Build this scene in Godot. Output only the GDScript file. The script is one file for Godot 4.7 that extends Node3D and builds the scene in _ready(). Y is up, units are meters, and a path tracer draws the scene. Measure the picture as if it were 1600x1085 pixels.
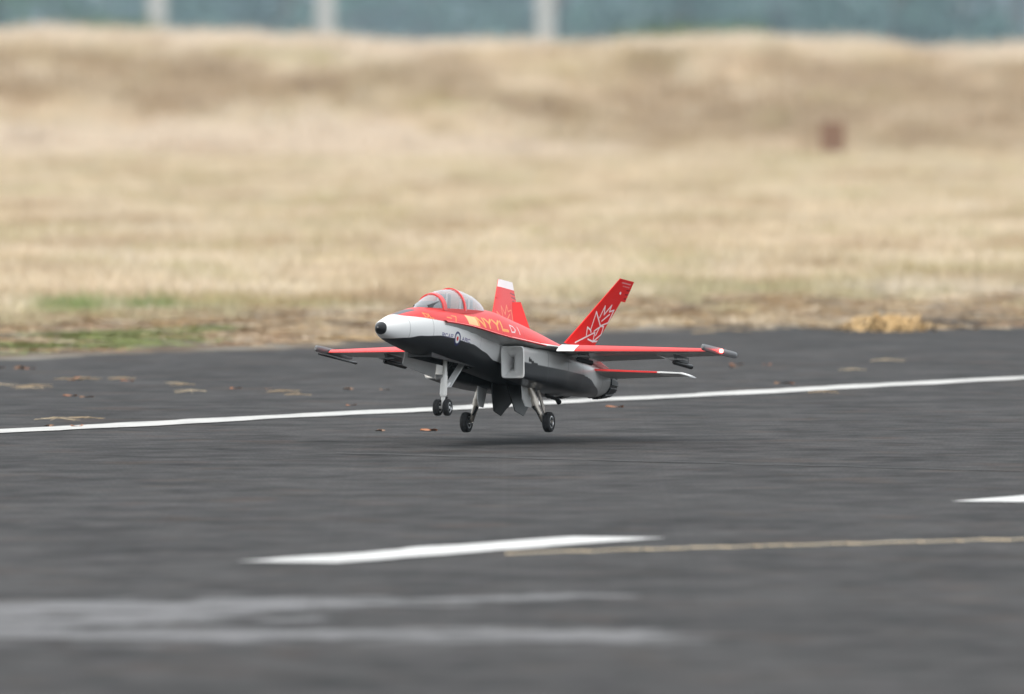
extends Node3D

# ---------------------------------------------------------------- shapes
class Shape:
	var v := PackedVector3Array()
	var uv := PackedVector2Array()
	var c := PackedColorArray()
	var idx := PackedInt32Array()
	var col := Color(1, 1, 1)

	func p(a: Vector3, t := Vector2.ZERO) -> int:
		v.append(a); uv.append(t); c.append(col)
		return v.size() - 1

	func tri(a: int, b: int, d: int) -> void:
		idx.append(a); idx.append(b); idx.append(d)

	func quad(a: int, b: int, d: int, e: int) -> void:
		tri(a, b, d); tri(a, d, e)

	func face(pts: Array) -> void:
		var k := []
		for a in pts:
			k.append(p(a))
		for n in range(1, k.size() - 1):
			tri(k[0], k[n], k[n + 1])

	# rows of points; every row has the same length
	func grid(rows: Array, closed := false, uvs: Array = [], skip = null) -> void:
		var at := []
		for r in rows.size():
			var line := []
			for k in rows[r].size():
				line.append(p(rows[r][k], uvs[r][k] if uvs.size() else Vector2.ZERO))
			at.append(line)
		var m: int = rows[0].size()
		for r in rows.size() - 1:
			for k in (m if closed else m - 1):
				if skip != null and skip.call(r, k):
					continue
				var k2: int = (k + 1) % m
				quad(at[r][k], at[r][k2], at[r + 1][k2], at[r + 1][k])

	func cap(ring: Array, flip := false) -> void:
		var mid := Vector3.ZERO
		for a in ring:
			mid += a
		var o := p(mid / ring.size())
		var k := []
		for a in ring:
			k.append(p(a))
		for n in k.size():
			if flip:
				tri(o, k[(n + 1) % k.size()], k[n])
			else:
				tri(o, k[n], k[(n + 1) % k.size()])

	func loft(rings: Array) -> void:
		grid(rings, true)
		cap(rings[0], true)
		cap(rings[-1])

	func tube(pts: Array, radii: Array, n := 10) -> void:
		var rings := []
		for i in pts.size():
			var d: Vector3 = (pts[mini(i + 1, pts.size() - 1)] - pts[maxi(i - 1, 0)]).normalized()
			var s := d.cross(Vector3.UP if absf(d.y) < 0.9 else Vector3.RIGHT).normalized()
			var t := s.cross(d)
			var ring := []
			for k in n:
				var g := TAU * k / n
				ring.append(pts[i] + (s * cos(g) + t * sin(g)) * radii[i])
			rings.append(ring)
		loft(rings)

	# a profile of (along axis, radius) turned round an axis through o
	func lathe(o: Vector3, axis: Vector3, profile: Array, n := 20) -> void:
		var s := axis.cross(Vector3.UP if absf(axis.y) < 0.9 else Vector3.RIGHT).normalized()
		var t := s.cross(axis)
		var rings := []
		for q in profile:
			var ring := []
			for k in n:
				var g := TAU * k / n
				ring.append(o + axis * q.x + (s * cos(g) + t * sin(g)) * q.y)
			rings.append(ring)
		loft(rings)

	# eight corners: four of one end, four of the other
	func hexa(k: Array) -> void:
		loft([[k[0], k[1], k[2], k[3]], [k[4], k[5], k[6], k[7]]])

	func box(lo: Vector3, hi: Vector3) -> void:
		hexa([Vector3(lo.x, lo.y, lo.z), Vector3(hi.x, lo.y, lo.z), Vector3(hi.x, hi.y, lo.z), Vector3(lo.x, hi.y, lo.z), Vector3(lo.x, lo.y, hi.z), Vector3(hi.x, lo.y, hi.z), Vector3(hi.x, hi.y, hi.z), Vector3(lo.x, hi.y, hi.z)])

	# a flat outline given thickness along d
	func slab(outline: Array, d: Vector3) -> void:
		var a := []
		var b := []
		for q in outline:
			a.append(q - d * 0.5)
			b.append(q + d * 0.5)
		loft([a, b])

	func mesh(crease := 40.0, orient := true) -> ArrayMesh:
		if orient:
			var vol := 0.0
			var mid := Vector3.ZERO
			for a in v:
				mid += a
			mid /= maxi(v.size(), 1)
			for k in range(0, idx.size(), 3):
				vol += (v[idx[k]] - mid).dot((v[idx[k + 1]] - mid).cross(v[idx[k + 2]] - mid))
			if vol > 0.0:
				for k in range(0, idx.size(), 3):
					var s := idx[k + 1]
					idx[k + 1] = idx[k + 2]
					idx[k + 2] = s
		var fn := PackedVector3Array()
		var at := {}
		var keys := []
		for k in range(0, idx.size(), 3):
			fn.append((v[idx[k + 2]] - v[idx[k]]).cross(v[idx[k + 1]] - v[idx[k]]))
			for j in 3:
				var key := Vector3i((v[idx[k + j]] * 20000.0).round())
				keys.append(key)
				if not at.has(key):
					at[key] = []
				at[key].append(k / 3)
		var ov := PackedVector3Array()
		var on := PackedVector3Array()
		var ou := PackedVector2Array()
		var oc := PackedColorArray()
		var lim := cos(deg_to_rad(crease))
		for k in idx.size():
			var own := fn[k / 3].normalized()
			if own == Vector3.ZERO:
				own = Vector3.UP
			var sum := Vector3.ZERO
			for q in at[keys[k]]:
				if fn[q].normalized().dot(own) > lim:
					sum += fn[q]
			ov.append(v[idx[k]])
			on.append(sum.normalized() if sum.length() > 1e-12 else own)
			ou.append(uv[idx[k]])
			oc.append(c[idx[k]])
		var arrays := []
		arrays.resize(Mesh.ARRAY_MAX)
		arrays[Mesh.ARRAY_VERTEX] = ov
		arrays[Mesh.ARRAY_NORMAL] = on
		arrays[Mesh.ARRAY_TEX_UV] = ou
		arrays[Mesh.ARRAY_COLOR] = oc
		var m := ArrayMesh.new()
		m.add_surface_from_arrays(Mesh.PRIMITIVE_TRIANGLES, arrays)
		return m

# ---------------------------------------------------------------- helpers
var rng := RandomNumberGenerator.new()
var counts := {}

func numbered(called: String) -> String:
	var n: int = counts.get(called, 0)
	counts[called] = n + 1
	return called if n == 0 else "%s_%03d" % [called, n]

func tag(o: Node, label: String, category: String, group := "") -> void:
	o.set_meta("label", label)
	o.set_meta("category", category)
	if group:
		o.set_meta("group", group)

func obj(called: String, m: Mesh, mat: Material, parent: Node = self) -> MeshInstance3D:
	var o := MeshInstance3D.new()
	o.name = numbered(called) if parent == self else called
	o.mesh = m
	o.material_override = mat
	parent.add_child(o, true)
	return o

func paint(c: Color, rough := 0.35, coat := 0.4) -> StandardMaterial3D:
	var m := StandardMaterial3D.new()
	m.albedo_color = c.linear_to_srgb()
	m.roughness = rough
	if coat > 0.0:
		m.clearcoat_enabled = true
		m.clearcoat = coat
		m.clearcoat_roughness = 0.12
	return m

func metal(c: Color, rough := 0.35) -> StandardMaterial3D:
	var m := paint(c, rough, 0.0)
	m.metallic = 0.9
	return m

func vcol(rough := 0.35, coat := 0.4) -> StandardMaterial3D:
	var m := paint(Color(1, 1, 1), rough, coat)
	m.vertex_color_use_as_albedo = true
	return m

func noise(s: int, freq: float, octaves := 3) -> FastNoiseLite:
	var n := FastNoiseLite.new()
	n.seed = s
	n.frequency = freq
	n.fractal_octaves = octaves
	n.noise_type = FastNoiseLite.TYPE_SIMPLEX_SMOOTH
	return n

func grain(s: int, freq: float, lo: float, hi: float, size := 512) -> NoiseTexture2D:
	var t := NoiseTexture2D.new()
	t.width = size
	t.height = size
	t.seamless = true
	t.noise = noise(s, freq, 4)
	var g := Gradient.new()
	g.set_color(0, Color(lo, lo, lo))
	g.set_color(1, Color(hi, hi, hi))
	t.color_ramp = g
	return t

# ---------------------------------------------------------------- the jet
const S := 0.14534                  # the model's scale: numbers below are those of the full-size jet, in metres
const RED := Color(0.72, 0.012, 0.010)
const WHITE := Color(0.82, 0.82, 0.81)
const PALE := Color(0.50, 0.50, 0.49)
const SLATE := Color(0.022, 0.024, 0.027)
const YELLOW := Color(0.82, 0.36, 0.05)
const NAVY := Color(0.02, 0.025, 0.12)

func B(a: float, l: float, z: float) -> Vector3:   # metres behind the nose datum, to the left, up
	return Vector3(-l, z, a - 10.3) * S

# a, half width, top, bottom
var SEC := [[-0.46, 0.015, -0.12, -0.16], [-0.38, 0.10, -0.05, -0.24], [-0.15, 0.20, 0.06, -0.34], [0.25, 0.31, 0.18, -0.42], [0.8, 0.42, 0.33, -0.48], [1.8, 0.55, 0.54, -0.56], [2.6, 0.64, 0.69, -0.61], [4.0, 0.72, 0.80, -0.66], [5.5, 0.76, 0.90, -0.70], [7.0, 0.78, 1.02, -0.76], [7.9, 0.79, 1.06, -0.80], [9.0, 0.8, 0.99, -0.85], [10.3, 0.8, 0.9, -0.88], [12.2, 0.75, 0.74, -0.86], [14.5, 0.62, 0.5, -0.7], [15.6, 0.5, 0.22, -0.5]]

func section(a: float) -> Array:
	var i := 0
	while i < SEC.size() - 2 and a > SEC[i + 1][0]:
		i += 1
	var p0: Array = SEC[maxi(i - 1, 0)]
	var p1: Array = SEC[i]
	var p2: Array = SEC[i + 1]
	var p3: Array = SEC[mini(i + 2, SEC.size() - 1)]
	var h: float = p2[0] - p1[0]
	var t := clampf((a - p1[0]) / h, 0.0, 1.0)
	var out := []
	for k in [1, 2, 3]:
		var m1: float = (p2[k] - p0[k]) / maxf(p2[0] - p0[0], 0.01) * h
		var m2: float = (p3[k] - p1[k]) / maxf(p3[0] - p1[0], 0.01) * h
		out.append((2 * t * t * t - 3 * t * t + 1) * p1[k] + (t * t * t - 2 * t * t + t) * m1 + (-2 * t * t * t + 3 * t * t) * p2[k] + (t * t * t - t * t) * m2)
	return out

const EXPO := 2.25
func hull(a: float, w: float) -> Vector3:   # (a, l, z) on the fuselage; w runs from the keel over the left side and back
	var s := section(a)
	var g := -PI / 2 + TAU * w
	var zc: float = (s[1] + s[2]) * 0.5
	var h: float = (s[1] - s[2]) * 0.5
	return Vector3(a, s[0] * signf(cos(g)) * pow(absf(cos(g)), 2.0 / EXPO), zc + h * signf(sin(g)) * pow(absf(sin(g)), 2.0 / EXPO))

func hull_uv(a: float, z: float, side: int) -> Vector2:   # where a point of the flank lies on the paint
	var s := section(a)
	var zc: float = (s[1] + s[2]) * 0.5
	var h: float = (s[1] - s[2]) * 0.5
	var q := clampf((z - zc) / h, -1.0, 1.0)
	var g := asin(signf(q) * pow(absf(q), EXPO / 2.0))
	var w := 0.25 + g / TAU
	return Vector2((a + 0.5) / 16.5, w if side > 0 else 1.0 - w)

func stroke(im: Image, a: Vector2, b: Vector2, r: float, col: Color) -> void:
	var lo := a.min(b) - Vector2(r + 1, r + 1)
	var hi := a.max(b) + Vector2(r + 1, r + 1)
	for y in range(maxi(int(lo.y), 0), mini(int(hi.y) + 1, im.get_height())):
		for x in range(maxi(int(lo.x), 0), mini(int(hi.x) + 1, im.get_width())):
			var q := Vector2(x + 0.5, y + 0.5)
			var near := Geometry2D.get_closest_point_to_segment(q, a, b)
			var k := clampf(r - q.distance_to(near) + 0.5, 0.0, 1.0)
			if k > 0.0:
				im.set_pixel(x, y, im.get_pixel(x, y).lerp(col, k))

const GLYPH := {
	"N": [[0, 0, 0, 1], [0, 1, 1, 0], [1, 0, 1, 1]], "Y": [[0, 1, 0.5, 0.5], [1, 1, 0.5, 0.5], [0.5, 0.5, 0.5, 0]], "L": [[0, 1, 0, 0], [0, 0, 1, 0]],
	"D": [[0, 0, 0, 1], [0, 1, 0.7, 0.9], [0.7, 0.9, 1, 0.5], [1, 0.5, 0.7, 0.1], [0.7, 0.1, 0, 0]], "I": [[0.5, 0, 0.5, 1]], "A": [[0, 0, 0.5, 1], [0.5, 1, 1, 0], [0.2, 0.4, 0.8, 0.4]],
	"R": [[0, 0, 0, 1], [0, 1, 1, 0.9], [1, 0.9, 1, 0.6], [1, 0.6, 0, 0.5], [0.4, 0.5, 1, 0]], "C": [[1, 0.85, 0.6, 1], [0.6, 1, 0, 0.75], [0, 0.75, 0, 0.25], [0, 0.25, 0.6, 0], [0.6, 0, 1, 0.15]],
	"F": [[0, 0, 0, 1], [0, 1, 1, 1], [0, 0.55, 0.8, 0.55]], "7": [[0, 1, 1, 1], [1, 1, 0.4, 0]], "E": [[0, 0, 0, 1], [0, 1, 1, 1], [0, 0.5, 0.8, 0.5], [0, 0, 1, 0]], "-": [[0, 0.5, 1, 0.5]]}

func hull_text(im: Image, text: String, a0: float, a1: float, z0: float, z1: float, z_end: float, r: float, col: Color) -> void:
	var n := text.length()
	for side in [1, -1]:
		for k in n:
			for s in GLYPH.get(text[k], []):
				var e := []
				for j in [0, 2]:
					var f: float = (k + 0.12 + 0.76 * s[j]) / n
					if side < 0:
						f = 1.0 - f
					var a := lerpf(a0, a1, f)
					var z: float = lerpf(z0, z1, s[j + 1]) + lerpf(0.0, z_end, f)
					e.append(hull_uv(a, z, side) * Vector2(im.get_width(), im.get_height()))
				stroke(im, e[0], e[1], r, col.linear_to_srgb())

func curve(pts: Array, a: float) -> float:
	if a <= pts[0][0]:
		return pts[0][1]
	for k in pts.size() - 1:
		if a <= pts[k + 1][0]:
			var t: float = (a - pts[k][0]) / (pts[k + 1][0] - pts[k][0])
			t = lerpf(t, smoothstep(0.0, 1.0, t), 0.5)
			return lerpf(pts[k][1], pts[k + 1][1], t)
	return pts[-1][1]

func fuselage_paint() -> ImageTexture:
	var W := 1400
	var H := 560
	var im := Image.create(W, H, false, Image.FORMAT_RGB8)
	var low := [[-0.5, -0.45], [0.14, -0.40], [0.85, -0.32], [1.69, -0.19], [3.0, -0.08], [3.6, -0.08], [5.2, -0.13], [6.2, -0.26], [7.1, -0.42], [8.5, -0.5], [15, -0.5]]
	var high := [[0.55, 0.6], [0.8, 0.3], [1.9, 0.33], [3.4, 0.34], [4.2, 0.3], [16, 0.28]]
	var red := RED.linear_to_srgb()
	var white := WHITE.linear_to_srgb()
	var slate := SLATE.linear_to_srgb()
	var black := Color(0.014, 0.014, 0.016).linear_to_srgb()
	var glare := Color(0.07, 0.06, 0.07).linear_to_srgb()
	var navy := NAVY.linear_to_srgb()
	for x in W:
		var a := (x + 0.5) / W * 16.5 - 0.5
		var zl := curve(low, a)
		var zh := curve(high, a)
		for y in H:
			var q := hull(a, (y + 0.5) / H)
			var col := white
			if q.z < zl:
				col = slate
			elif q.z > zh:
				col = red
				if a < 2.0 and absf(q.y) < 0.06 + 0.07 * a and a > 0.75:
					col = glare
			for j in [0.95, 2.35, 5.75, 7.55, 9.3, 11.2, 13.1]:
				if absf(a - j) < 0.009 and q.z > zl:
					col = col.darkened(0.28)
			if a < -0.22:
				col = black
			if absf(a - 4.0) < 0.26 and q.z < 0.3 and q.z > -0.4:   # roundel
				var d := Vector2((a - 4.0) / 0.22, (q.z + 0.07) / 0.20).length()
				if d < 1.0:
					col = navy
				if d < 0.68:
					col = white
				if d < 0.30:
					col = red
			im.set_pixel(x, y, col)
	var sz := Vector2(W, H)
	for side in [1, -1]:   # the yellow block and a slanting row of letters behind it
		for k in 9:
			var a := 4.98 + 0.64 * k / 8.0
			stroke(im, hull_uv(a, 0.44, side) * sz, hull_uv(a, 0.66, side) * sz, 3.6, Color(0.86, 0.55, 0.22).linear_to_srgb())
	hull_text(im, "NYYL", 5.66, 8.05, 0.44, 0.68, 0.05, 4.2, YELLOW)
	hull_text(im, "DI", 8.2, 9.2, 0.48, 0.68, 0.0, 2.2, Color(0.7, 0.6, 0.6))
	hull_text(im, "RCAF", 2.9, 3.7, -0.10, 0.0, 0.0, 1.0, Color(0.1, 0.1, 0.25))
	hull_text(im, "ARC", 4.3, 4.95, -0.10, 0.0, -0.02, 1.0, Color(0.1, 0.1, 0.25))
	hull_text(im, "DL", 2.0, 2.5, 0.36, 0.48, 0.0, 1.8, YELLOW)
	hull_text(im, "-7", 3.4, 4.2, 0.40, 0.56, 0.0, 2.0, YELLOW)
	return ImageTexture.create_from_image(im)

# the nacelle's ring at one station: inner l, outer l, bottom, top, exponent
var NAC := [[7.3, 0.80, 1.50, -0.90, 0.0, 9.0], [7.9, 0.76, 1.55, -0.92, 0.01, 8.0], [9.0, 0.62, 1.64, -0.96, 0.05, 6.0], [10.3, 0.36, 1.68, -0.98, 0.10, 5.0], [11.6, 0.12, 1.62, -0.97, 0.12, 4.0], [13.0, 0.06, 1.48, -0.93, 0.12, 3.2], [14.4, 0.08, 1.26, -0.84, 0.12, 2.4], [15.5, 0.13, 1.12, -0.76, 0.14, 2.0]]

func nacelle_at(a: float) -> Array:
	var i := 0
	while i < NAC.size() - 2 and a > NAC[i + 1][0]:
		i += 1
	var t := clampf((a - NAC[i][0]) / (NAC[i + 1][0] - NAC[i][0]), 0.0, 1.0)
	var out := []
	for k in range(1, 6):
		out.append(lerpf(NAC[i][k], NAC[i + 1][k], t))
	return out

func nacelle_point(a: float, w: float, grow := 0.0) -> Vector3:
	var s := nacelle_at(a)
	var g := -PI / 2 + TAU * w
	var n: float = s[4]
	var hw: float = (s[1] - s[0]) * 0.5 - grow
	var hh: float = (s[3] - s[2]) * 0.5 - grow
	return Vector3(a, (s[0] + s[1]) * 0.5 + hw * signf(cos(g)) * pow(absf(cos(g)), 2.0 / n), (s[2] + s[3]) * 0.5 + hh * signf(sin(g)) * pow(absf(sin(g)), 2.0 / n))

func nacelle_paint() -> ImageTexture:
	var W := 640
	var H := 320
	var im := Image.create(W, H, false, Image.FORMAT_RGB8)
	var line := [[7.3, -0.52], [8.0, -0.50], [12.0, -0.46], [12.8, -0.50], [13.6, -0.62], [15.4, -0.80]]
	var pale := PALE.linear_to_srgb()
	var slate := SLATE.linear_to_srgb()
	var dark := Color(0.02, 0.02, 0.022).linear_to_srgb()
	for x in W:
		var a := 7.3 + (x + 0.5) / W * 8.2
		var zl := curve(line, a)
		for y in H:
			var q := nacelle_point(a, (y + 0.5) / H)
			var col := slate if q.z < zl else pale
			for j in [8.9, 10.45, 11.9, 13.2, 14.5]:
				if absf(a - j) < 0.012:
					col = col.darkened(0.35) if q.z > zl else col.lightened(0.12)
			if q.y > 1.2:   # the black hooked stripe on the outer wall
				var d1 := Geometry2D.get_closest_point_to_segment(Vector2(a * 0.6, q.z), Vector2(7.65 * 0.6, -0.24), Vector2(8.55 * 0.6, -0.43)).distance_to(Vector2(a * 0.6, q.z))
				var d2 := Geometry2D.get_closest_point_to_segment(Vector2(a * 0.6, q.z), Vector2(8.55 * 0.6, -0.43), Vector2(8.3 * 0.6, -0.53)).distance_to(Vector2(a * 0.6, q.z))
				if minf(d1, d2) < 0.035:
					col = dark
			im.set_pixel(x, y, col)
	return ImageTexture.create_from_image(im)

# leaf drawn as straight strokes: (metres behind the nose datum, share of the fin's height)
const LEAF := [[12.816, 0.132, 12.696, 0.239, 13.015, 0.212, 13.009, 0.473, 13.677, 0.298], [13.402, 0.409, 13.544, 0.579, 13.683, 0.462, 14.044, 0.612, 14.019, 0.518, 14.338, 0.553, 14.196, 0.367, 13.677, 0.298], [12.139, -0.005, 13.406, 0.194, 13.482, 0.064, 13.036, 0.08], [13.855, 0.086, 13.482, 0.064, 13.953, 0.187, 13.941, 0.299, 13.677, 0.298, 13.534, 0.158], [13.315, 0.21, 13.696, 0.289], [13.657, 0.369, 14.093, 0.48], [13.106, 0.181, 13.015, 0.212]]

func fin_paint() -> ImageTexture:   # left half: the outer face; right half: the inner face
	var W := 1024
	var H := 320
	var im := Image.create(W, H, false, Image.FORMAT_RGB8)
	im.fill(RED.linear_to_srgb())
	for half in 2:
		var at := func(a: float, h: float) -> Vector2: return Vector2((half + (a - 11.3) / 4.6) * W * 0.5, (1.02 - h) / 1.04 * H)
		for k in LEAF:
			for j in range(0, k.size() - 2, 2):
				stroke(im, at.call(k[j], k[j + 1]), at.call(k[j + 2], k[j + 3]), 3.7 if half == 0 else 3.0, (WHITE if half == 0 else Color(0.78, 0.20, 0.08)).linear_to_srgb())
		if half == 1:
			im.fill_rect(Rect2i(W / 2, 0, W / 2, int(0.14 * H)), WHITE.linear_to_srgb())
			for k in 3:
				stroke(im, at.call(14.75, 0.82 - 0.06 * k), at.call(15.2, 0.80 - 0.06 * k), 3.0, Color(0.16, 0.006, 0.01).linear_to_srgb())
		else:
			stroke(im, at.call(14.40, 0.805), at.call(14.44, 0.80), 6.0, WHITE.linear_to_srgb())
			for k in 5:   # two rows of small print under the tip, and dark slots by the trailing edge
				var a := 14.3 + 0.15 * k
				stroke(im, at.call(a, 0.95), at.call(a + 0.1, 0.95), 3.0, Color(0.7, 0.3, 0.3).linear_to_srgb())
				if k > 0:
					stroke(im, at.call(a, 0.905), at.call(a + 0.08, 0.905), 2.2, Color(0.7, 0.3, 0.3).linear_to_srgb())
			for k in 3:
				stroke(im, at.call(14.85, 0.86 - 0.06 * k), at.call(15.3, 0.87 - 0.06 * k), 2.4, Color(0.2, 0.006, 0.01).linear_to_srgb())
	return ImageTexture.create_from_image(im)

func fin_point(a: float, h: float, sgn: float, off := 0.0) -> Vector3:
	# off: metres outward along the fin's normal
	return B(a, sgn * (1.2 + 0.65 * h + off * 0.95), 0.55 + 1.97 * h - off * 0.31)

# a plate between two chord lines, root to tip; each face carries its own half of the paint
func fin_plate(sgn: float, rows: Array, hinge := 0.0, open := 0.0) -> ArrayMesh:
	var st := Shape.new()
	var bend := func(a: float, h: float, t: float, a_h: float) -> Vector3:
		var d := a - a_h
		return fin_point(a_h + d * cos(open) if open != 0.0 else a, h, sgn, t + (d * sin(open) if open != 0.0 else 0.0))
	for half in 2:
		var face_rows := []
		var uvs := []
		for r in rows:   # [h, front a, rear a, front half thickness, rear half thickness]
			var line := []
			var ul := []
			for k in 7:
				var f := k / 6.0
				var a := lerpf(r[1], r[2], f)
				var t: float = lerpf(r[3], r[4], f) * (1.0 if f > 0.05 or hinge != 0.0 else 0.35)
				line.append(bend.call(a, r[0], t if half == 0 else -t, r[1]))
				ul.append(Vector2((half + (a - 11.3) / 4.6) * 0.5, (1.02 - r[0]) / 1.04))
			face_rows.append(line)
			uvs.append(ul)
		if (half == 0) == (sgn > 0):
			for q in face_rows.size():
				face_rows[q].reverse()
				uvs[q].reverse()
		st.grid(face_rows, false, uvs)
	var first: Array = rows[0]
	for pair in [[0, 0], [1, 1]]:   # leading and trailing edges
		var ea := []
		var eu := []
		for r in rows:
			var a: float = r[1] if pair[0] == 0 else r[2]
			var t: float = r[3] * (0.35 if hinge == 0.0 else 1.0) if pair[0] == 0 else r[4]
			ea.append([bend.call(a, r[0], t, r[1]), bend.call(a, r[0], -t, r[1])])
			eu.append([Vector2(0.02, 0.5), Vector2(0.02, 0.5)])
		st.grid(ea, false, eu)
	for r in [rows[0], rows[-1]]:
		var k := st.v.size()
		for a in [[r[1], r[3]], [r[2], r[4]]]:
			st.p(bend.call(a[0], r[0], a[1], r[1]), Vector2(0.02, 0.5))
			st.p(bend.call(a[0], r[0], -a[1], r[1]), Vector2(0.02, 0.5))
		st.quad(k, k + 1, k + 3, k + 2)
	return st.mesh(30.0, false)

# a strip of wing between chord shares c0 and c1, from span l0 to l1, turned down by droop about its hinge
func wing_section(l: float, c0: float, c1: float, droop: float, at_front: bool, sgn: float) -> Array:
	var f := (l - 1.85) / (5.72 - 1.85)
	var le := lerpf(8.75, 10.72, f)
	var te := lerpf(12.3, 12.35, f)
	var z := lerpf(0.13, 0.20, f)
	var thick := lerpf(0.17, 0.075, f)
	var ch := te - le
	var hc := c1 if at_front else c0
	var up := []
	var dn := []
	for k in 7:
		var c := lerpf(c0, c1, k / 6.0)
		if c0 == 0.0:
			c = c1 * pow(k / 6.0, 1.8)
		var t := thick * (1.35 * sqrt(c) * (1.0 - c) + 0.06 * c + (0.05 if c > 0.0 else 0.0))
		for s in [1.0, -1.0]:
			var a := le + c * ch
			var zz: float = t * s
			var d := a - (le + hc * ch)
			var ang := droop if not at_front else -droop
			var a2 := le + hc * ch + d * cos(ang) + zz * sin(ang)
			var z2 := z - d * sin(ang) + zz * cos(ang)
			if s > 0:
				up.append(B(a2, sgn * l, z2))
			else:
				dn.append(B(a2, sgn * l, z2))
	return [up, dn]

func wing_strip(sgn: float, l0: float, l1: float, c0: float, c1: float, droop: float, top: Color, under: Color) -> ArrayMesh:
	var st := Shape.new()
	var n := maxi(2, int((l1 - l0) / 0.6) + 1)
	var ups := []
	var dns := []
	for k in n:
		var r := wing_section(lerpf(l0, l1, k / (n - 1.0)), c0, c1, droop, c0 == 0.0, sgn)
		ups.append(r[0])
		var d: Array = r[1].duplicate()
		d.reverse()
		dns.append(d)
	st.col = top
	st.grid(ups)
	if c0 == 0.0:   # the paint of the top goes a little round the nose
		st.col = top
	st.col = under
	st.grid(dns)
	st.col = top
	var fr := []
	var rr := []
	for k in n:
		fr.append([dns[k][-1], ups[k][0]])
		rr.append([ups[k][-1], dns[k][0]])
	st.grid(fr)
	st.grid(rr)
	st.col = under
	for k in [0, n - 1]:
		var ring: Array = ups[k] + dns[k]
		st.cap(ring, k == 0)
	return st.mesh(50.0)

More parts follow.
